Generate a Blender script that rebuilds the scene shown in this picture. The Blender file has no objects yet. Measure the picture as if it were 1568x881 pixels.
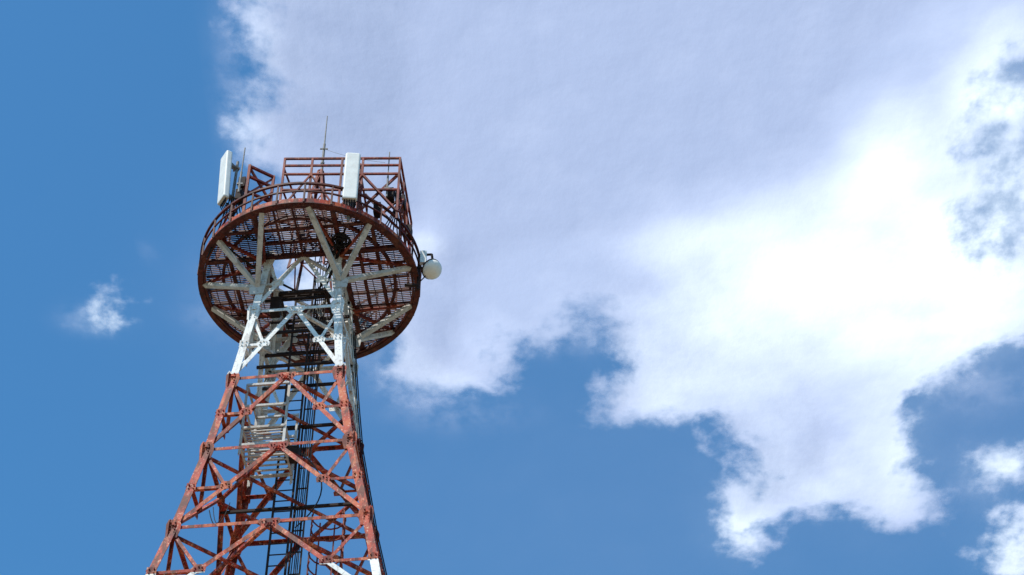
import bpy, bmesh, math, random
import numpy as np
from mathutils import Vector, Matrix
random.seed(7); np.random.seed(7)
scene=bpy.context.scene
V=Vector
# ------------------------------------------------------------------ helpers
class MB:
    def __init__(s): s.v=[]; s.f=[]
    def prism(s,p0,p1,prof,prof1=None):
        n=len(prof); b=len(s.v); prof1=prof1 or prof
        for o in prof: s.v.append(p0+o)
        for o in prof1: s.v.append(p1+o)
        for i in range(n):
            j=(i+1)%n; s.f.append((b+i,b+j,b+n+j,b+n+i))
        s.f.append(tuple(b+i for i in reversed(range(n)))); s.f.append(tuple(b+n+i for i in range(n)))
    def L(s,p0,p1,d1,d2,w,t=0.012):
        s.prism(p0,p1,[V((0,0,0)),d1*w,d1*w+d2*t,d1*t+d2*t,d1*t+d2*w,d2*w])
    def brace(s,p0,p1,n,w,off=0.0,t=0.010,flip=1):
        a=(p1-p0).normalized(); f=a.cross(n).normalized()*flip
        q0=p0+n*off-f*(w/2); q1=p1+n*off-f*(w/2)
        s.L(q0,q1,f,-n,w,t)
    def bar(s,p0,p1,w,h,up=V((0,0,1))):
        a=(p1-p0).normalized(); f=a.cross(up)
        if f.length<1e-3: f=a.cross(V((0,1,0)))
        f.normalize(); u=f.cross(a).normalized()
        s.prism(p0,p1,[f*w/2+u*h/2,-f*w/2+u*h/2,-f*w/2-u*h/2,f*w/2-u*h/2])
    def chan(s,p0,p1,w,h,up=V((0,0,1)),t=0.01):
        a=(p1-p0).normalized(); f=a.cross(up).normalized(); u=f.cross(a).normalized()
        s.prism(p0,p1,[-f*w/2,f*w/2,f*w/2+u*h,f*(w/2-t)+u*h,f*(w/2-t)+u*t,-f*(w/2-t)+u*t,-f*(w/2-t)+u*h,-f*w/2+u*h])
    def tube(s,p0,p1,r,n=8,r1=None):
        a=(p1-p0).normalized(); up=V((0,0,1)) if abs(a.z)<.9 else V((0,1,0))
        f=a.cross(up).normalized(); u=f.cross(a)
        c=[f*math.cos(2*math.pi*i/n)+u*math.sin(2*math.pi*i/n) for i in range(n)]
        s.prism(p0,p1,[q*r for q in c],[q*(r if r1 is None else r1) for q in c])
    def poly(s,pts,r,n=6):
        for a,b in zip(pts[:-1],pts[1:]): s.tube(a,b,r,n)
    def ring(s,R,z,w,h,seg=96,c=V((0,0,0))):
        b=len(s.v)
        for i in range(seg):
            a=2*math.pi*i/seg; d=V((math.cos(a),math.sin(a),0))
            for rr,zz in ((R-w/2,z-h/2),(R+w/2,z-h/2),(R+w/2,z+h/2),(R-w/2,z+h/2)):
                s.v.append(c+d*rr+V((0,0,zz)))
        for i in range(seg):
            j=(i+1)%seg
            for k in range(4):
                l=(k+1)%4; s.f.append((b+4*i+k,b+4*j+k,b+4*j+l,b+4*i+l))
    def bolt(s,p,n,r=0.018,h=0.026): s.tube(p,p+n*h,r,6)
    def plate(s,p,n,f,pts,t=0.01,off=0.003,bolts=()):
        u=n.cross(f).normalized()
        pr=[f*x+u*y for x,y in pts]
        s.prism(p+n*off,p+n*(off+t),pr)
        for x,y in bolts: s.bolt(p+n*(off+t)+f*x+u*y,n)
    def obj(s,name,mat,parent=None,smooth=False):
        me=bpy.data.meshes.new(name); me.from_pydata([tuple(x) for x in s.v],[],s.f)
        bm=bmesh.new(); bm.from_mesh(me); bmesh.ops.recalc_face_normals(bm,faces=bm.faces); bm.to_mesh(me); bm.free()
        me.materials.append(mat); o=bpy.data.objects.new(name,me); scene.collection.objects.link(o)
        if smooth:
            for p in me.polygons: p.use_smooth=True
        if parent: o.parent=parent
        return o
def newmat(name):
    m=bpy.data.materials.new(name); m.use_nodes=True; nt=m.node_tree; 
    return m,nt,nt.nodes,nt.links,nt.nodes['Principled BSDF']
def noise(N,Lk,vec,scale,detail=5,rough=.55,dist=0):
    n=N.new('ShaderNodeTexNoise'); n.inputs['Scale'].default_value=scale; n.inputs['Detail'].default_value=detail; n.inputs['Roughness'].default_value=rough; n.inputs['Distortion'].default_value=dist
    Lk.new(vec,n.inputs['Vector']); return n.outputs['Fac']
def ramp(N,Lk,fac,stops):
    r=N.new('ShaderNodeValToRGB'); e=r.color_ramp.elements
    while len(e)<len(stops): e.new(.5)
    for el,(p,c) in zip(e,stops): el.position=p; el.color=(*c,1) if len(c)==3 else c
    Lk.new(fac,r.inputs['Fac']); return r.outputs['Color']
def mix(N,Lk,fac,a,b,blend='MIX'):
    m=N.new('ShaderNodeMix'); m.data_type='RGBA'; m.blend_type=blend
    for s,v in ((0,fac),(6,a),(7,b)):
        if isinstance(v,(int,float)): m.inputs[s].default_value=v
        elif isinstance(v,tuple): m.inputs[s].default_value=(*v,1)
        else: Lk.new(v,m.inputs[s])
    return m.outputs[2]
def math_(N,Lk,op,a,b=None,c=None):
    m=N.new('ShaderNodeMath'); m.operation=op
    for i,v in enumerate((a,b,c)):
        if v is None: continue
        if isinstance(v,(int,float)): m.inputs[i].default_value=v
        else: Lk.new(v,m.inputs[i])
    return m.outputs[0]

def paint(name,kind):
    m,nt,N,K,B=newmat(name)
    geo=N.new('ShaderNodeNewGeometry'); pos=geo.outputs['Position']
    n1=noise(N,K,pos,1.6,6,.6); n2=noise(N,K,pos,4.6,7,.68); n3=noise(N,K,pos,17,5,.65)
    mp=N.new('ShaderNodeMapping'); mp.inputs['Scale'].default_value=(7,7,1.5); mp.inputs['Location'].default_value=(3,7,1); K.new(pos,mp.inputs[0])
    n4=noise(N,K,mp.outputs[0],1.0,6,.65)
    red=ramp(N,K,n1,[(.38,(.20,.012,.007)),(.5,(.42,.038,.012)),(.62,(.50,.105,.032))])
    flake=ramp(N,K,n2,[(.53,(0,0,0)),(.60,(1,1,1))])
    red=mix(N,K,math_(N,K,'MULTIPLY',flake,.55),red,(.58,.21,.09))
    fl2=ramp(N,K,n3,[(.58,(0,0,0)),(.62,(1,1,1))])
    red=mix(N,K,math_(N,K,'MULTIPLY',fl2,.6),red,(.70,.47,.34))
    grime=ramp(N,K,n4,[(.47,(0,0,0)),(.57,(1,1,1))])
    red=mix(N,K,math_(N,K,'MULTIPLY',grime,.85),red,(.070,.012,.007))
    wht=ramp(N,K,n1,[(.36,(.66,.65,.62)),(.64,(.81,.80,.77))])
    st=ramp(N,K,n2,[(.54,(0,0,0)),(.64,(1,1,1))])
    wht=mix(N,K,math_(N,K,'MULTIPLY',st,.42),wht,(.42,.35,.28))
    grw=ramp(N,K,n4,[(.52,(0,0,0)),(.62,(1,1,1))])
    wht=mix(N,K,math_(N,K,'MULTIPLY',grw,.45),wht,(.22,.16,.12))
    wht=mix(N,K,math_(N,K,'MULTIPLY',fl2,.5),wht,(.18,.10,.06))
    if kind=='band':
        z=N.new('ShaderNodeSeparateXYZ'); K.new(pos,z.inputs[0])
        zz=z.outputs[2]
        a=math_(N,K,'GREATER_THAN',zz,34.47)
        b=math_(N,K,'LESS_THAN',zz,28.05); c=math_(N,K,'GREATER_THAN',zz,21.5)
        d=math_(N,K,'LESS_THAN',zz,14.5); e=math_(N,K,'GREATER_THAN',zz,7.6)
        w=math_(N,K,'MAXIMUM',a,math_(N,K,'MAXIMUM',math_(N,K,'MULTIPLY',b,c),math_(N,K,'MULTIPLY',d,e)))
        col=mix(N,K,w,red,wht)
    elif kind=='red': col=red
    elif kind=='midred': col=mix(N,K,.55,red,(.085,.006,.005))  # weathered red with the shade of the upper rails mixed in
    elif kind=='darkred': col=mix(N,K,.82,red,(.026,.006,.005))  # red with the platform's underside and inner shade mixed into the colour
    elif kind=='grey': col=mix(N,K,.45,wht,(.25,.21,.17))  # white paint as seen in shade, darkening put into the colour
    else: col=wht
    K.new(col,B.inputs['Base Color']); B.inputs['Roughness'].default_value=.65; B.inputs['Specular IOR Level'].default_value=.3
    bp=N.new('ShaderNodeBump'); bp.inputs['Strength'].default_value=.3; bp.inputs['Distance'].default_value=.01
    K.new(n3,bp.inputs['Height']); K.new(bp.outputs[0],B.inputs['Normal'])
    return m
M_band=paint('tower_paint','band'); M_red=paint('red_paint','red'); M_mred=paint('half_shaded_red_paint','midred'); M_dred=paint('shaded_red_paint','darkred'); M_wht=paint('white_paint','white'); M_gry=paint('shaded_white_paint','grey')
def simple(name,col,rough=.5,var=.15,scale=8,metal=0,spec=.3):
    m,nt,N,K,B=newmat(name)
    geo=N.new('ShaderNodeNewGeometry'); n=noise(N,K,geo.outputs['Position'],scale,6,.6)
    c=ramp(N,K,n,[(.3,tuple(x*(1-var) for x in col)),(.7,tuple(min(1,x*(1+var)) for x in col))])
    K.new(c,B.inputs['Base Color']); B.inputs['Roughness'].default_value=rough; B.inputs['Metallic'].default_value=metal; B.inputs['Specular IOR Level'].default_value=spec
    return m
M_blk=simple('black_cable',(.014,.012,.012),.6,.3,spec=.15)
M_galv=simple('galvanised_steel',(.20,.185,.17),.6,.3,12,0)
M_tray=simple('rusty_tray_steel',(.10,.065,.05),.75,.4,12,0,.1)
M_radome=simple('radome_plastic',(.76,.74,.69),.45,.10,5)
M_dark=simple('dark_steel',(.032,.020,.018),.7,.3,spec=.12)
M_conc=simple('concrete',(.36,.33,.28),.9,.2,3)

# ------------------------------------------------------------------ tower frame
TX,TY=-4.84,34.4; CAM=1.6
tower=bpy.data.objects.new('telecommunication_tower',None); scene.collection.objects.link(tower)
tower.location=(TX,TY,CAM); tower.rotation_euler=(0,0,math.radians(-6))
C6,S6=math.cos(math.radians(6)),math.sin(math.radians(6))
def W(dx,dy,h=0): return V((dx*C6-dy*S6, dx*S6+dy*C6, h))
lev=[(-1.6,14.3),(6.5,11.6),(13,9.4),(18,7.6),(22,6.2),(25.2,5.06),(27.85,4.07),(30.35,3.20),(32.75,2.53),(35.1,2.09),(37.1,1.77)]
def wid(h): 
    return float(np.interp(h,[a for a,b in lev],[b for a,b in lev]))
def cxo(h): return float(np.interp(h,[20,27.9,30.4,32.8,50],[.24,.19,.08,0,0]))
def rot(k,x,y,z=0):
    for _ in range(k): x,y=-y,x
    return V((x,y,z))
def P(k,s,h): 
    w=wid(h)/2; return rot(k,s*w,-w,h)+V((cxo(h),0,0))
legs=MB(); br=MB(); gs=MB()
for k in range(4):
    d1=rot(k,1,0); d2=rot(k,0,1)
    for (h0,w0),(h1,w1) in zip(lev[:-1],lev[1:]):
        legs.L(P(k,-1,h0),P(k,-1,h1),d1,d2,.17 if h0>20 else .24,.018)
    n=rot(k,0,-1); 
    for i,((h0,w0),(h1,w1)) in enumerate(zip(lev[:-1],lev[1:])):
        big=.10 if h0>20 else .16
        nf=n
        A=P(k,-1,h1);Bp=P(k,1,h1)
        br.brace(A,Bp,nf,.08 if h0>20 else .14,-.022)
        top=P(k,0,h1)
        for sg in (-1,1):
            bot=P(k,sg,h0)
            br.brace(top,bot,nf,big,-.036,flip=sg)
            hm=(h0+h1)/2; mid=(top+bot)/2
            lg=P(k,sg,hm); 
            br.brace(mid,lg,nf,.07,-.05)
            br.brace(mid,P(k,sg,h1),nf,.07,-.062)
            f=rot(k,1,0)
            gs.plate(mid,nf,f,[(-.13,-.09),(.13,-.09),(.15,.02),(.06,.12),(-.06,.12),(-.15,.02)],bolts=[(-.08,-.04),(.08,-.04),(0,.06),(-.07,.03),(.07,.03)],off=-.034)
            gs.plate(lg-f*sg*.09,nf,f,[(-.1,-.1),(.1,-.1),(.1,.1),(-.1,.1)],bolts=[(-.05,-.05),(.05,-.05),(-.05,.05),(.05,.05)])
            x=-sg*.06
            gs.plate(P(k,sg,h1)+f*x-V((0,0,.03)),nf,f,[(-.12,-.26),(.12,-.26),(.17,-.05),(.17,.1),(.10,.22),(-.10,.22),(-.14,.1)] if sg<0 else [(.12,-.26),(.14,.1),(.10,.22),(-.10,.22),(-.17,.1),(-.17,-.05),(-.12,-.26)],
                     bolts=[(-.05,y) for y in (-.2,-.12,-.04,.05,.14)]+[(.05,y) for y in (-.2,-.12,-.04,.05,.14)])
        gs.plate(top,nf,f,[(-.24,-.02),(-.12,-.17),(.12,-.17),(.24,-.02),(.2,.07),(-.2,.07)],bolts=[(-.15,0),(-.08,0),(.08,0),(.15,0),(-.09,-.08),(.09,-.08),(-.06,-.13),(.06,-.13)],off=-.020)
for h,w in lev[3:]:
    for k in range(4):
        a=P(k,0,h)-V((0,0,.09)); b=P((k+1)%4,0,h)-V((0,0,.09))
        br.bar(a,b,.07,.07)
for h,w in lev[4:9]:
    br.bar(P(0,-1,h)-V((0,0,.16)),P(2,-1,h)-V((0,0,.16)),.06,.06)
legs.obj('legs',M_band,tower); br.obj('bracing',M_band,tower); gs.obj('gusset_plates',M_band,tower)
ft=MB()
for k in range(4):
    p=P(k,-1,-1.6); ft.prism(V((p.x,p.y,-1.75)),V((p.x,p.y,-1.25)),[V((-.9,-.9,0)),V((.9,-.9,0)),V((.9,.9,0)),V((-.9,.9,0))],[V((-.6,-.6,0)),V((.6,-.6,0)),V((.6,.6,0)),V((-.6,.6,0))])
ft.obj('footings',M_conc,tower)
# ------------------------------------------------------------------ ladder + cable tray
def loop(a,b,sag,n=12,side=V((0,0,0))):
    return [a.lerp(b,t/n)+V((0,0,-sag*4*(t/n)*(1-t/n)))+side*4*(t/n)*(1-t/n) for t in range(n+1)]
ld=MB(); lx=-.12; ly=.15
for sx in (-.2,.2): ld.bar(V((lx+sx,ly,-1.5)),V((lx+sx,ly,37.4)),.04,.06)
h=-1.2
while h<37.2: ld.tube(V((lx-.2,ly,h)),V((lx+.2,ly,h)),.015,6); h+=.3
for h,w in lev[1:]:
    ld.bar(V((-w/2+.1,ly+.08,h-.2)),V((w/2-.1,ly+.08,h-.2)),.06,.06)
ld.obj('ladder',M_dark,tower)
ct=MB(); tx=.22; ty=.35
for sx in (-.12,.12): ct.bar(V((tx+sx,ty,-1.5)),V((tx+sx,ty,37.0)),.03,.05)
h=-1
while h<37: ct.bar(V((tx-.12,ty,h)),V((tx+.12,ty,h)),.03,.02); h+=.6
ct.obj('cable_tray',M_tray,tower)
cb=MB()
for i in range(5):
    x=tx-.09+.045*i; pts=[]
    hh=-1.4
    while hh<37.0:
        pts.append(V((x+random.uniform(-.014,.014),ty-.05-random.uniform(0,.02),hh))); hh+=1.3
    pts+= [V((x,ty-.05,36.9)),V((x*1.5,-.4,37.05)),V((x*2+.2,-1.2-random.random()*.5,37.0+random.random()*.1))]
    cb.poly(pts,.012,6)
for i in range(3):
    pts=[]
    hh=5.
    while hh<36.8:
        p=P(1,1,hh); pts.append(p+V((-.02+.035*i,-.12-.03*(i%2)+random.uniform(-.02,.02),0))); hh+=1.2
    cb.poly(pts,.014,6)
cb.poly(loop(V((.5,-1.2,30.4)),V((.45,-.9,28.6)),-.0,12,V((.5,0,0))),.015)
cb.poly(loop(P(0,-.65,28.3),P(0,-.45,28.5),.5),.010)
cb.poly(loop(P(0,-.62,28.4),P(0,-.5,28.1),.3),.008)
cb.obj('feeder_cables',M_blk,tower)
eq=MB()
for k in range(4):
    a=rot(k,-.55,-.55,36.15); b=rot(k,.55,-.55,36.15); eq.bar(a,b,.06,.1)
for h in (36.2,35.1,34.0): 
    eq.bar(V((-.95,-.3,h)),V((.95,-.3,h)),.05,.07); eq.bar(V((-.95,.4,h)),V((.95,.4,h)),.05,.07)
eq.bar(V((-.62,-.5,35.5)),V((-.62,-.5,36.0)),.22,.22)
eq.bar(V((.1,-.35,31.0)),V((.1,-.35,31.35)),.3,.2)
eq.bar(V((.45,-.2,35.0)),V((.45,-.2,35.4)),.2,.2)
eq.obj('service_equipment',M_dark,tower)
rp=MB(); x0,x1,y0,y1=-.92,.02,-.95,.1
for x in (x0,x1):
    for y in (y0,y1): rp.brace(V((x,y,30.75)),V((x,y,32.85)),V((0,-1,0)),.06)
for h in (31.0,31.5,32.15,32.8):
    rp.bar(V((x0,y0,h)),V((x1,y0,h)),.05,.06);rp.bar(V((x0,y1,h)),V((x1,y1,h)),.045,.05)
    rp.bar(V((x0,y0,h)),V((x0,y1,h)),.045,.05)
    if h<32: rp.bar(V((x1,y0,h)),V((x1,y1,h)),.045,.05)
i=0
while y0+.05+i*.09<y1: rp.bar(V((x0,y0+.05+i*.09,31.52)),V((x1,y0+.05+i*.09,31.52)),.03,.03); i+=1
i=0
while y0+.05+i*.16<y1: rp.bar(V((x0,y0+.05+i*.16,31.0)),V((x1,y0+.05+i*.16,31.0)),.04,.03); i+=1
rp.obj('rest_platform',M_gry,tower)
cg=MB()
for j in range(7):
    h=27.6+.33*j
    pts=[V((.95+.36*math.cos(a),.36*math.sin(a),h)) for a in [math.pi*(i/10)*1.35-.5 for i in range(11)]]
    cg.poly(pts,.018,5)
for a in (-.3,.5,1.4,2.3,3.2): cg.bar(V((.95+.36*math.cos(a),.36*math.sin(a),27.4)),V((.95+.36*math.cos(a),.36*math.sin(a),29.7)),.03,.02)
cg.obj('ladder_cage',M_mred,tower)
# ------------------------------------------------------------------ top platform
HP=37.05; R=2.57
pf=MB()
pf.ring(R,HP-.02,.09,.16); pf.obj('platform_rim',M_red,tower)
pf=MB(); pf.ring(R-.52,HP+.02,.07,.08); pf.ring(R-.09,HP-.09,.05,.05)
pf.ring(R-.053,HP-.018,.012,.148); pf.ring(R+.012,HP-.116,.13,.024); pf.obj('platform_rings_shade_liner',M_dred,tower)  # thin dark liner and lower flange added as shade on the rim
rl=MB()
for z,r in ((.28,.036),(.56,.055)): rl.ring(R+.07,HP+z,r,r)
NP=26
for i in range(NP):
    a=2*math.pi*i/NP; d=V((math.cos(a),math.sin(a),0))*(R+.07)
    rl.bar(d+V((0,0,HP-.1)),d+V((0,0,HP+.56)),.04,.04)
rl.obj('railing',M_dred,tower)
gr=MB(); hw=.9; Rg=R-.05
def bars(axis,pitch,w,hgt,z):
    t=-Rg+.03
    while t<Rg:
        x=math.sqrt(Rg*Rg-t*t); segs=[(-x,x)]
        if abs(t)<hw and x>hw: segs=[(-x,-hw),(hw,x)]
        for a,b in segs:
            p,q=(V((a,t,z)),V((b,t,z))) if axis==0 else (V((t,a,z)),V((t,b,z)))
            gr.bar(p,q,w,hgt)
        t+=pitch
bars(0,.058,.020,.03,HP+.085); bars(1,.21,.016,.02,HP+.075)
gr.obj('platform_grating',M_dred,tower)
fb=MB()
for k in range(4):
    x=math.sqrt(R*R-.92**2)-.08
    fb.chan(rot(k,-x,-.92,HP-.06+.012*(k%2)),rot(k,x,-.92,HP-.06+.012*(k%2)),.11,.10)
    x=math.sqrt(R*R-1.75**2)-.08
    fb.chan(rot(k,-x,-1.75,HP-.035+.012*(k%2)),rot(k,x,-1.75,HP-.035+.012*(k%2)),.08,.08)
    fb.bar(rot(k,-.92,-1.35,HP-.02),rot(k,.92,-1.35,HP-.02),.06,.06)
    for x in (-.45,0,.45): fb.bar(rot(k,x,-.92,HP+.0),rot(k,x,-2.4,HP+.0),.045,.05)
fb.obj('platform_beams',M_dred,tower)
def ringp(phi,r,h): 
    a=math.radians(phi); return W(r*math.sin(a),-r*math.cos(a),h)
st=MB(); ra=MB()
fans={(-1,-1):(-90,-55,-22),(1,-1):(3,38,77),(1,1):(105,129,160),(-1,1):(-107,-139,-170)}
for (sx,sy),ps in fans.items():
    w=wid(35.95)/2
    for ph in ps:
        base=V((sx*w,sy*w,35.9)); tip=ringp(ph,R-.06,HP-.13)
        d=(tip-base).normalized()
        st.chan(base+d*.05,tip,.12,.09)
        inner=V((sx*.9,sy*.9,HP-.15))
        ra.bar(inner,ringp(ph,R-.07,HP-.03),.05,.08)
    st.plate(V((sx*w,sy*w,35.9)),V((0,-1,0)),V((1,0,0)),[(-.16,-.2),(.16,-.2),(.2,.12),(-.2,.12)],off=.03)
st.obj('platform_struts',M_gry,tower); ra.obj('platform_radial_beams',M_mred,tower)
# ------------------------------------------------------------------ superstructure above the floor
sp=MB()
for k in range(4):
    a=rot(k,-.45,-.45,HP+.1); b=rot(k,-.05,-.05,41.2); sp.brace(a,b,rot(k,0,-1),.06)
    for j in range(4):
        t0=j/4;t1=(j+1)/4
        c0=rot(k,-.45,-.45,HP+.1).lerp(rot(k,-.05,-.05,41.2),t0); c1=rot(k,.45,-.45,HP+.1).lerp(rot(k,.05,-.05,41.2),t1)
        sp.tube(c0,c1,.018,6)
        sp.tube(rot(k,-.45,-.45,HP+.1).lerp(rot(k,-.05,-.05,41.2),t1),c1,.018,6)
sp.obj('spire_frame',M_mred,tower)
fr=MB()
def frame(a,b,hs,posts,h0,h1,w=.05,diag=True):
    n=(b-a).cross(V((0,0,1))).normalized()
    for h in hs: fr.bar(V((a.x,a.y,h)),V((b.x,b.y,h)),w,w)
    for t in posts:
        q=a.lerp(b,t); fr.bar(V((q.x,q.y,h0)),V((q.x,q.y,h1)),w*1.05,w*1.05)
    if diag:
        for i,(t0,t1) in enumerate(zip(posts[:-1],posts[1:])):
            p=a.lerp(b,t0);q=a.lerp(b,t1)
            if i%2: p,q=q,p
            fr.bar(V((p.x,p.y,h0+.25))+n*.03,V((q.x,q.y,h1-.65))+n*.03,w*.8,w*.8)
frame(W(-.62,-1.93),W(2.15,-1.95),(39.36,39.10,38.78,38.2),(0,.24,.5,.68,1),HP+.1,39.38,.048)
frame(W(2.15,-1.95),W(2.35,.1),(39.36,38.85,38.3,37.8),(.0,.33,.66,1),HP+.1,39.36,.050)
frame(W(-1.45,-1.9),W(-.9,-1.55),(39.12,38.75,38.2),(0,.99),HP+.1,39.16,.06)
frame(W(-1.45,-1.9),W(-2.2,-.5),(38.5,38.1),(0,.5,1),HP+.1,38.5,.045)
frame(W(-.62,-1.93),W(-.4,-.9),(39.0,38.3),(0,1),HP+.1,39.0,.04)
frame(W(1.2,-1.9),W(1.3,-.6),(39.0,38.3),(0,1),HP+.1,39.2,.045)
frame(W(-1.2,-1.5),W(.6,-1.4),(38.1,37.8),(0,.3,.7,1),HP+.1,38.2,.04)
frame(W(1.0,2.0),W(2.0,1.2),(38.4,37.9),(0,.5,1),HP+.1,38.4,.04)
frame(W(-2.0,1.4),W(-.8,2.2),(38.4,37.9),(0,.5,1),HP+.1,38.4,.04)
fr.bar(W(1.25,-1.93,38.8),W(2.1,-1.93,37.5),.055,.055); fr.bar(W(1.25,-1.88,37.5),W(2.1,-1.88,38.8),.055,.055)
fr.bar(W(1.3,-1.2,38.9),W(2.1,-1.3,37.6),.05,.05); fr.bar(W(1.3,-1.2,37.6),W(2.2,-1.3,38.7),.05,.05)
fr.bar(W(-1.45,-1.86,39.1),W(-.9,-1.52,38.2),.05,.05); fr.bar(W(-1.4,-1.84,38.2),W(-.9,-1.54,39.1),.04,.04)
fr.bar(W(-.9,-1.55,38.1),W(.1,-.7,37.6),.05,.05)
fr.obj('antenna_mounting_frame',M_mred,tower)
jb=MB()
def box(c,dx,dy,dz): jb.bar(W(c[0],c[1],c[2]),W(c[0],c[1],c[2]+dz),dx,dy)
for c in ((-1.62,-1.75,38.0,),(-1.6,-1.7,38.5),(1.95,-1.7,38.1),(2.2,-1.3,38.3),(1.65,-1.5,37.8),(-.2,-1.0,37.6),(2.35,-.7,37.9),(1.0,-1.9,37.6)): box(c,.17,.22,.34)
jb.obj('radio_units',M_dark,tower)
cc=MB()
def coil(c,r,turns=4):
    pts=[]
    for i in range(turns*14+1):
        a=i/14*2*math.pi; rr=r*(1+.12*math.sin(i*1.3)); pts.append(c+V((rr*math.cos(a),rr*math.sin(a),.025*math.sin(i*.9)-.01*i/14)))
    cc.poly(pts,.019,5)
coil(W(.85,-1.45,36.98),.20,8); coil(W(.85,-1.45,36.95),.12,7); coil(W(.6,-1.2,36.95),.13,5)
for i in range(6):
    cc.poly(loop(W(-1.85+.05*i,-1.75,38.1),W(-2.05+.25*i,-1.35,37.25),.35+.08*i),.016)
    cc.poly(loop(W(1.2,-2.2,37.4+.1*i),W(.8,-1.4,37.05),.1+.05*i),.016)
    cc.poly(loop(W(2.05+.04*i,-1.8,38.4),W(2.3-.15*i,-1.2,37.3),.3),.015)
    cc.poly(loop(W(-.3+.1*i,-1.5,37.9+.1*random.random()),W(.7,-1.2+.1*i,37.1),.25*random.random()),.015)
cc.poly(loop(W(-1.9,-1.7,38.0),W(-2.3,-1.1,36.75),.2),.02)
cc.poly(loop(W(.9,-1.5,37.0),W(.3,.2,36.9),.15),.035)
cc.poly(loop(W(.8,-1.5,37.0),W(.1,.2,36.7),.25),.03)
cc.poly(loop(W(-2.0,-1.3,37.05),W(-.2,.1,36.8),.12),.028)
cc.obj('jumper_cables',M_blk,tower)
# ------------------------------------------------------------------ antennas (top-level)
def to_world(dx,dy,h): return V((TX+dx,TY+dy,h+CAM))
def empty(name,loc,rz=0,rx=0,ry=0):
    e=bpy.data.objects.new(name,None); scene.collection.objects.link(e); e.location=loc; e.rotation_euler=(rx,ry,rz); return e
def rounded_profile(w,d,r=.045,n=5):
    pts=[]
    for cx,cy,a0 in ((w/2-r,d/2-r,0),(-w/2+r,d/2-r,90),(-w/2+r,-d/2+r,180),(w/2-r,-d/2+r,270)):
        for i in range(n+1):
            a=math.radians(a0+90*i/n); pts.append(V((cx+r*math.cos(a),cy+r*math.sin(a),0)))
    return pts
def panel(name,dx,dy,h0,H,face,w=.33,tilt=3,d=.14):
    e=empty(name,to_world(dx,dy,h0),math.radians(face))
    b=MB(); pr=rounded_profile(w,d); 
    T=math.radians(tilt); off=lambda z:V((0,-math.tan(T)*z-.12,z))
    ins=[p*.9 for p in pr]
    b.prism(off(0),off(.03),ins,pr); b.prism(off(.03),off(H-.03),pr); b.prism(off(H-.03),off(H),pr,ins)
    b.obj('radome',M_radome,e)
    m=MB()
    m.tube(V((0,.1,-.5)),V((0,.1,H*.97)),.035,10)
    for z in (.25,H-.3):
        m.bar(V((0,.16,z)),V((0,-.05-math.tan(T)*z,z)),.10,.06); m.bar(V((-.09,.06,z)),V((.09,.06,z)),.04,.09)
        m.bar(V((0,.02,z+.05)),V((0,-.04-math.tan(T)*z,z+.12)),.05,.03)
    m.obj('mounting_pipe',M_galv,e)
    c=MB()
    for i in range(5):
        x=-w*.32+i*w*.16
        c.tube(off(-.09)+V((x,0,0)),off(0)+V((x,0,0)),.017,8)
        c.poly(loop(off(-.09)+V((x,0,0)),V((.0+x*.5,.22,-.25)),.14,8),.012)
    c.obj('connectors',M_blk,e)
    return e
panel('panel_antenna',-1.88,-1.75,37.93,1.64,-58,.38,3,.16)
panel('panel_antenna',1.06,-2.30,37.28,1.60,4,.36,1)
panel('panel_antenna',1.0,2.45,37.4,1.5,150,.30,3)
def whip(name,dx,dy,h0,h1,r=.012):
    e=empty(name,to_world(dx,dy,h0)); b=MB()
    b.tube(V((0,0,0)),V((0,0,(h1-h0)*.45)),r*1.7,8); b.tube(V((0,0,(h1-h0)*.45)),V((0,0,h1-h0)),r,8)
    b.bar(V((-.07,0,.3)),V((.07,0,.3)),.05,.05); b.obj('whip',M_galv,e)
whip('whip_antenna',1.88,-1.9,38.0,39.65,.014); whip('whip_antenna',-1.62,-1.95,38.1,39.75,.016)
e=empty('lightning_rod',to_world(.02,0,41.0)); b=MB()
b.tube(V((0,0,0)),V((0,0,1.3)),.034,8); b.tube(V((0,0,1.3)),V((0,0,2.45)),.020,8,.012)
b.bar(V((-.10,0,1.1)),V((.10,0,1.1)),.03,.03); b.bar(V((0,-.07,1.05)),V((0,.07,1.05)),.03,.03)
for z in (.1,.5): b.tube(V((0,0,z)),V((0,0,z+.05)),.05,8)
b.obj('rod',M_galv,e)
w_=MB(); w_.poly(loop(V((0,0,1.1)),V((1.75,-1.7,-1.5)),.08,10),.005,5); w_.obj('guy_wire',M_galv,e)
e=empty('microwave_dish_antenna',to_world(2.92,-.45,37.05))
ax=V((.55,-.30,-.75)).normalized()
q=ax.to_track_quat('Z','Y'); e.rotation_mode='QUATERNION'; e.rotation_quaternion=q
def lathe(prof,n=40):
    m=MB(); 
    for r,z in prof:
        for i in range(n): m.v.append(V((r*math.cos(2*math.pi*i/n),r*math.sin(2*math.pi*i/n),z)))
    for j in range(len(prof)-1):
        for i in range(n):
            k=(i+1)%n; m.f.append((j*n+i,j*n+k,(j+1)*n+k,(j+1)*n+i))
    return m
o=lathe([(.001,-.12),(.09,-.12),(.15,-.10),(.22,-.06),(.235,-.045),(.24,0),(.24,.08),(.235,.1),(.22,.13),(.18,.18),(.11,.215),(.001,.23)]).obj('drum',M_radome,e,True)
m=MB(); m.ring(.246,.0,.02,.03,40); m.bar(V((0,0,-.12)),V((0,0,-.26)),.14,.12); m.obj('rear_mount',M_dark,e)
e2=empty('dish_support_bracket',to_world(2.62,-.3,36.65)); m=MB()
m.tube(V((0,0,-.15)),V((0,0,1.05)),.04,10)
for z in (.0,.6): m.bar(V((-.32,0,z)),V((.02,0,z)),.06,.06)
m.poly([V((.03,-.1,.95)),V((.3,-.12,.95)),V((.34,-.1,.6)),V((.22,-.08,.42))],.03,8)
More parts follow.
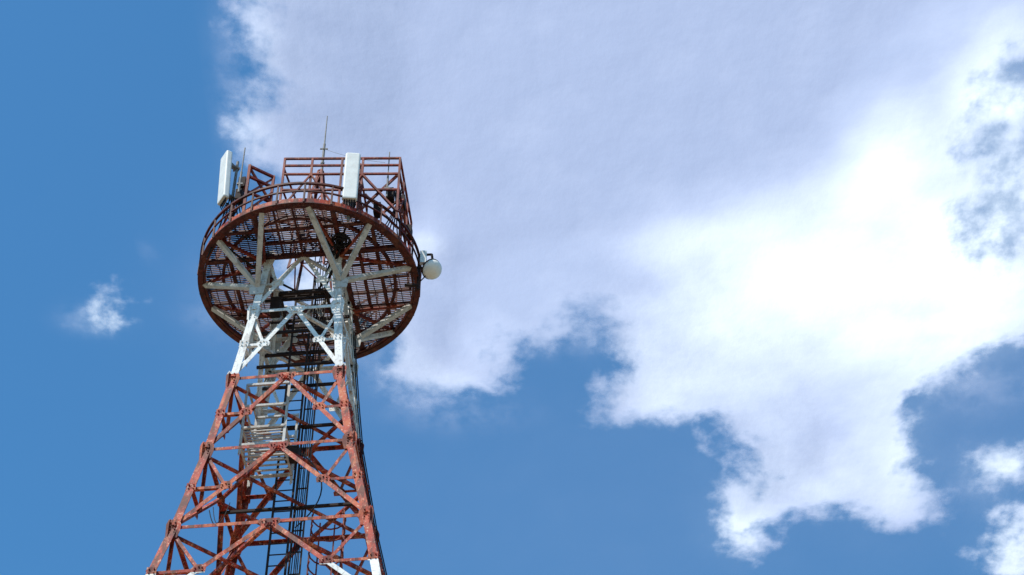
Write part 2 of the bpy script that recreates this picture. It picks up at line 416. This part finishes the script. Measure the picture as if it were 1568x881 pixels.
m.poly([V((.0,.08,.9)),V((.25,.0,.82)),V((.3,-.02,.5))],.026,8)
m.poly([V((.0,-.05,.55)),V((.2,-.1,.5)),V((.34,-.1,.6))],.026,8)
m.poly(loop(V((.05,-.05,.7)),V((-.05,.0,0)),0,10,V((.25,-.15,0))),.016)
m.obj('bracket',M_dark,e2)
m=MB(); m.prism(V((.10,-.1,.65)),V((.10,-.1,1.06)),rounded_profile(.16,.1,.02)); m.obj('outdoor_unit',M_radome,e2)

# ------------------------------------------------------------------ ground
me=bpy.data.meshes.new('ground'); S=30000
me.from_pydata([(-S,-S,0),(S,-S,0),(S,S,0),(-S,S,0)],[],[(0,1,2,3)]); g=bpy.data.objects.new('ground',me); scene.collection.objects.link(g)
m,nt,N,K,B=newmat('dry_soil_and_grass'); geo=N.new('ShaderNodeNewGeometry')
n=noise(N,K,geo.outputs['Position'],.08,8,.6); n2=noise(N,K,geo.outputs['Position'],1.3,6,.6)
c=mix(N,K,n2,ramp(N,K,n,[(.4,(.13,.12,.05)),(.6,(.28,.21,.13))]),(.21,.16,.10))
K.new(c,B.inputs['Base Color']); B.inputs['Roughness'].default_value=.95; me.materials.append(m)
m=MB(); m.prism(V((-4.8,34.4,.004)),V((-4.8,34.4,.10)),[V((-10,-10,0)),V((10,-10,0)),V((10,10,0)),V((-10,10,0))]); m.obj('concrete_yard',M_conc)

# ------------------------------------------------------------------ clouds: a sheet at 1000 m
F=3240.; TH=math.radians(47); ct_,st_=math.cos(TH),math.sin(TH); HC=1000.
def sky(u,v):
    X=u-784; U=440.5-v; f=F*ct_-U*st_; z=F*st_+U*ct_
    return np.array([HC*X/z,HC*f/z])
main=[(345,-500),(385,-120),(388,0),(378,22),(394,60),(386,100),(398,130),(384,160),(366,180),(380,215),(376,245),(400,260),(420,330),(450,440),(540,500),(592,500),(604,540),(600,572),(635,596),(680,612),(725,606),(768,606),(782,580),(776,545),(806,522),(850,518),(880,488),(905,484),(930,502),(942,540),(940,590),(918,645),(990,638),(1040,632),(1085,642),(1110,668),(1148,690),(1150,735),(1110,755),(1086,785),(1104,815),(1146,848),(1172,808),(1215,790),(1270,782),(1330,795),(1370,808),(1432,796),(1425,750),(1400,700),(1388,660),(1412,610),(1434,578),(1480,556),(1540,534),(1620,520),(1900,560),(2300,500),(2300,300),(1800,360),(1600,372),(1540,384),(1500,374),(1486,330),(1496,270),(1502,215),(1492,170),(1520,125),(1565,85),(1660,50),(1900,-60),(2100,-500)]
poly=np.array([sky(*p) for p in main])
xs=np.arange(-1500,1900,7.); ys=np.arange(260,2700,7.)
GX,GY=np.meshgrid(xs,ys); Q=np.stack([GX.ravel(),GY.ravel()],1)
d=np.full(len(Q),1e9); inside=np.zeros(len(Q),bool)
for a,b in zip(poly,np.roll(poly,-1,0)):
    ab=b-a; t=np.clip(((Q-a)@ab)/(ab@ab),0,1); dd=np.linalg.norm(Q-(a+t[:,None]*ab),axis=1); d=np.minimum(d,dd)
    cond=((a[1]>Q[:,1])!=(b[1]>Q[:,1])); 
    with np.errstate(divide='ignore',invalid='ignore'):
        xi=(b[0]-a[0])*(Q[:,1]-a[1])/(b[1]-a[1])+a[0]
    inside^=cond&(Q[:,0]<xi)
sd=np.where(inside,d,-d)
def gauss(u,v,ru,rv,rotd=0):
    c=sky(u,v); e1=sky(u+ru,v)-c; e2=sky(u,v+rv)-c
    r1=np.linalg.norm(e1); r2=np.linalg.norm(e2); dl=Q-c; a=math.radians(rotd)
    x=dl[:,0]*math.cos(a)+dl[:,1]*math.sin(a); y=-dl[:,0]*math.sin(a)+dl[:,1]*math.cos(a)
    return (x/r1)**2+(y/r2)**2, min(r1,r2)
dens=np.ones(len(Q)); soft=np.full(len(Q),12.)
puffs=[(176,478,26,19,25,.75),(1540,155,40,24,-10,.9),(1540,712,40,18,10,.9),(1556,850,46,52,0,1.)]
for i in range(70):
    puffs.append((random.uniform(-2200,3600),random.uniform(1050,2300),random.uniform(60,260),random.uniform(20,70),0,random.uniform(.5,1)))
for (u,v,ru,rv,ro,ma) in puffs:
    r2,rm=gauss(u,v,ru,rv,ro); s=(1-np.sqrt(r2))*rm
    new=s>sd
    dens=np.where(new,ma,dens); sd=np.maximum(sd,s)
for (u,v,ru,rv,val) in [(640,600,80,40,21),(380,120,60,150,14),(860,490,90,50,19),(640,280,60,60,20),(1400,780,90,60,15),(930,640,50,40,16),(1520,240,40,160,18)]:
    r2,_=gauss(u,v,ru,rv); soft=soft+(val-12)*np.exp(-r2)
bd=np.minimum.reduce([Q[:,0]-xs[0],xs[-1]-Q[:,0],Q[:,1]-ys[0],ys[-1]-Q[:,1]]); sd=np.minimum(sd,bd-60)
veil=np.zeros(len(Q))
for (u,v,ru,rv,a) in [(1560,260,80,190,.66),(1530,350,60,60,.7),(1480,590,110,36,.3),(700,630,80,24,.38),(860,508,80,30,.42),(590,560,36,36,.3),(358,150,24,110,.30),(310,485,30,18,.16),(232,385,14,14,.14),(140,490,40,18,.25),(1500,730,60,40,.15),(480,470,120,80,.4),(640,320,60,120,.4)]:
    r2,_=gauss(u,v,ru,rv); veil=np.maximum(veil,a*np.exp(-r2))
veil*=np.clip(bd/100,0,1)
haze=np.zeros(len(Q))
for (u,v,ru,rv,a) in [(1000,800,560,300,.09),(1560,280,120,260,.26),(470,450,150,130,.14),(1500,650,300,200,.07),(1500,0,300,200,.15)]:
    r2,_=gauss(u,v,ru,rv); haze=1-(1-haze)*(1-a*np.exp(-r2))
haze*=np.clip(bd/200,0,1)  # smooth thin veil added to grade parts of the sky lighter
inv=np.ones(len(Q))*1.0
for (u,v,ru,rv,a) in [(1240,400,170,95,.88),(1350,240,85,95,.80),(1060,350,110,62,.45),(1080,500,110,66,.52),(1430,400,120,105,.68),(1530,450,110,60,.72),(1180,590,160,70,.34),(1260,720,130,54,.40),(1380,710,50,90,.38),(1125,800,50,50,.62),(655,345,40,30,.5),(640,560,90,50,.28),(400,60,40,90,.35),(370,200,40,60,.35),(1510,150,90,180,.45),(1550,830,70,70,.6),(1535,710,60,30,.65),(168,482,60,50,.85),(1000,590,60,50,.35),(1535,150,60,30,.6),(1545,300,60,100,.6),(470,450,120,90,.3),(1450,540,120,40,.32),(1200,300,90,60,.35),(1300,490,140,70,.5),(1350,600,90,90,.2)]:
    r2,_=gauss(u,v,ru,rv); inv=inv*(1-a*np.exp(-r2))
br_=1-inv  # hand-placed lit areas of the cloud, painted into its colour
thick=np.clip(sd,0,90)
Z=HC+CAM-thick*.25*(1-.5*np.clip(br_,0,1))
co=np.stack([Q[:,0],Q[:,1],Z],1); nx=len(xs); ny=len(ys)
idx=np.arange(nx*ny).reshape(ny,nx)
fc=np.stack([idx[:-1,:-1],idx[:-1,1:],idx[1:,1:],idx[1:,:-1]],-1).reshape(-1,4)
keep=(sd[fc].max(1)>-90)|(veil[fc].max(1)>.01)|(haze[fc].max(1)>.002); fc=fc[keep]
used=np.unique(fc); remap=-np.ones(nx*ny,int); remap[used]=np.arange(len(used)); fc=remap[fc]
me=bpy.data.meshes.new('cloud'); me.from_pydata(co[used].tolist(),[],fc.tolist())
for nm,arr in (('sd',sd),('dens',dens),('soft',soft),('bright',br_),('veil',veil),('haze',haze)):
    at=me.attributes.new(nm,'FLOAT','POINT'); at.data.foreach_set('value',arr[used].astype(np.float32))
for p in me.polygons: p.use_smooth=True
cl=bpy.data.objects.new('cloud',me); scene.collection.objects.link(cl)
m=bpy.data.materials.new('cloud_vapour'); m.use_nodes=True; N=m.node_tree.nodes; K=m.node_tree.links; N.clear()
out=N.new('ShaderNodeOutputMaterial'); geo=N.new('ShaderNodeNewGeometry')
def attr(n): 
    a=N.new('ShaderNodeAttribute'); a.attribute_name=n; return a.outputs['Fac']
mp=N.new('ShaderNodeMapping'); mp.inputs['Scale'].default_value=(1,.85,0.0); K.new(geo.outputs['Position'],mp.inputs[0]); pos=mp.outputs[0]
nA=noise(N,K,pos,.022,4,.50); nB=noise(N,K,pos,.065,8,.57); nC=noise(N,K,pos,.007,3,.5); nD=noise(N,K,pos,.026,6,.52)
e1=math_(N,K,'MULTIPLY_ADD',math_(N,K,'SUBTRACT',nA,.5),66.,attr('sd'))
e2=math_(N,K,'MULTIPLY_ADD',math_(N,K,'SUBTRACT',nB,.5),48.,e1)
sf=attr('soft')
al=N.new('ShaderNodeMapRange'); al.interpolation_type='SMOOTHSTEP'
K.new(e2,al.inputs['Value']); K.new(math_(N,K,'MULTIPLY',sf,-1.),al.inputs['From Min']); K.new(math_(N,K,'MULTIPLY',sf,1.5),al.inputs['From Max'])
alpha=math_(N,K,'MULTIPLY',al.outputs[0],attr('dens'))
vn=N.new('ShaderNodeMapRange'); vn.interpolation_type='SMOOTHSTEP'; vn.inputs['From Min'].default_value=.33; vn.inputs['From Max'].default_value=.62
K.new(math_(N,K,'MULTIPLY_ADD',nB,.5,math_(N,K,'MULTIPLY',nA,.5)),vn.inputs['Value'])
va=math_(N,K,'MULTIPLY',vn.outputs[0],attr('veil'))
va=math_(N,K,'MULTIPLY',va,1.2)
inv_=math_(N,K,'MULTIPLY',math_(N,K,'SUBTRACT',1.,alpha),math_(N,K,'SUBTRACT',1.,va))
inv_=math_(N,K,'MULTIPLY',inv_,math_(N,K,'SUBTRACT',1.,attr('haze')))
alpha=math_(N,K,'SUBTRACT',1.,inv_)
bb=math_(N,K,'MULTIPLY_ADD',math_(N,K,'SUBTRACT',nC,.5),.28,attr('bright'))
bb=math_(N,K,'MULTIPLY_ADD',math_(N,K,'SUBTRACT',nD,.5),.46,bb)
rim=N.new('ShaderNodeMapRange'); K.new(e2,rim.inputs['Value']); rim.inputs['From Min'].default_value=0; rim.inputs['From Max'].default_value=55; rim.inputs['To Min'].default_value=.16; rim.inputs['To Max'].default_value=0
bb=math_(N,K,'ADD',bb,rim.outputs[0])
col=ramp(N,K,bb,[(.0,(.34,.375,.48)),(.2,(.40,.43,.53)),(.55,(.58,.60,.66)),(.90,(.84,.84,.82))])  # shaded lavender to lit white, painted from the bright field
bp=N.new('ShaderNodeBump'); bp.inputs['Strength'].default_value=.18; bp.inputs['Distance'].default_value=14
K.new(nD,bp.inputs['Height'])
tr=N.new('ShaderNodeBsdfTranslucent'); K.new(col,tr.inputs[0]); K.new(bp.outputs[0],tr.inputs['Normal'])
df=N.new('ShaderNodeBsdfDiffuse'); K.new(col,df.inputs[0])
ms=N.new('ShaderNodeMixShader'); ms.inputs[0].default_value=.12; K.new(tr.outputs[0],ms.inputs[1]); K.new(df.outputs[0],ms.inputs[2])
tp=N.new('ShaderNodeBsdfTransparent'); mx=N.new('ShaderNodeMixShader'); K.new(alpha,mx.inputs[0]); K.new(tp.outputs[0],mx.inputs[1]); K.new(ms.outputs[0],mx.inputs[2]); K.new(mx.outputs[0],out.inputs[0])
me.materials.append(m)
# ------------------------------------------------------------------ light, sky
sdv=V((-.42,-.46,1.0)).normalized(); el=math.asin(sdv.z); az=math.atan2(sdv.x,sdv.y)
L_=bpy.data.lights.new('sun','SUN'); L_.energy=5.0; L_.angle=math.radians(.5); L_.color=(1,.95,.87)
so=bpy.data.objects.new('sun',L_); scene.collection.objects.link(so); so.rotation_euler=sdv.to_track_quat('Z','Y').to_euler()
w=bpy.data.worlds.new('World'); scene.world=w; w.use_nodes=True; N=w.node_tree.nodes; K=w.node_tree.links
bg=N['Background']; sk=N.new('ShaderNodeTexSky'); sk.sky_type='NISHITA'; sk.sun_disc=False; sk.sun_elevation=el; sk.sun_rotation=az; sk.air_density=1.0; sk.dust_density=.6; sk.ozone_density=2.0
tint=mix(N,K,1.0,sk.outputs[0],(.52,1.12,1.38),'MULTIPLY')
K.new(tint,bg.inputs[0]); bg.inputs[1].default_value=.138
# ------------------------------------------------------------------ camera
cam=bpy.data.cameras.new('camera'); co_=bpy.data.objects.new('camera',cam); scene.collection.objects.link(co_)
co_.location=(0,0,CAM); co_.rotation_euler=(math.radians(90+47),0,0); cam.sensor_width=36; cam.lens=3240/1568*36; cam.clip_end=60000; cam.clip_start=.1
scene.camera=co_
scene.view_settings.view_transform='Standard'; scene.view_settings.look='None'; scene.view_settings.exposure=0
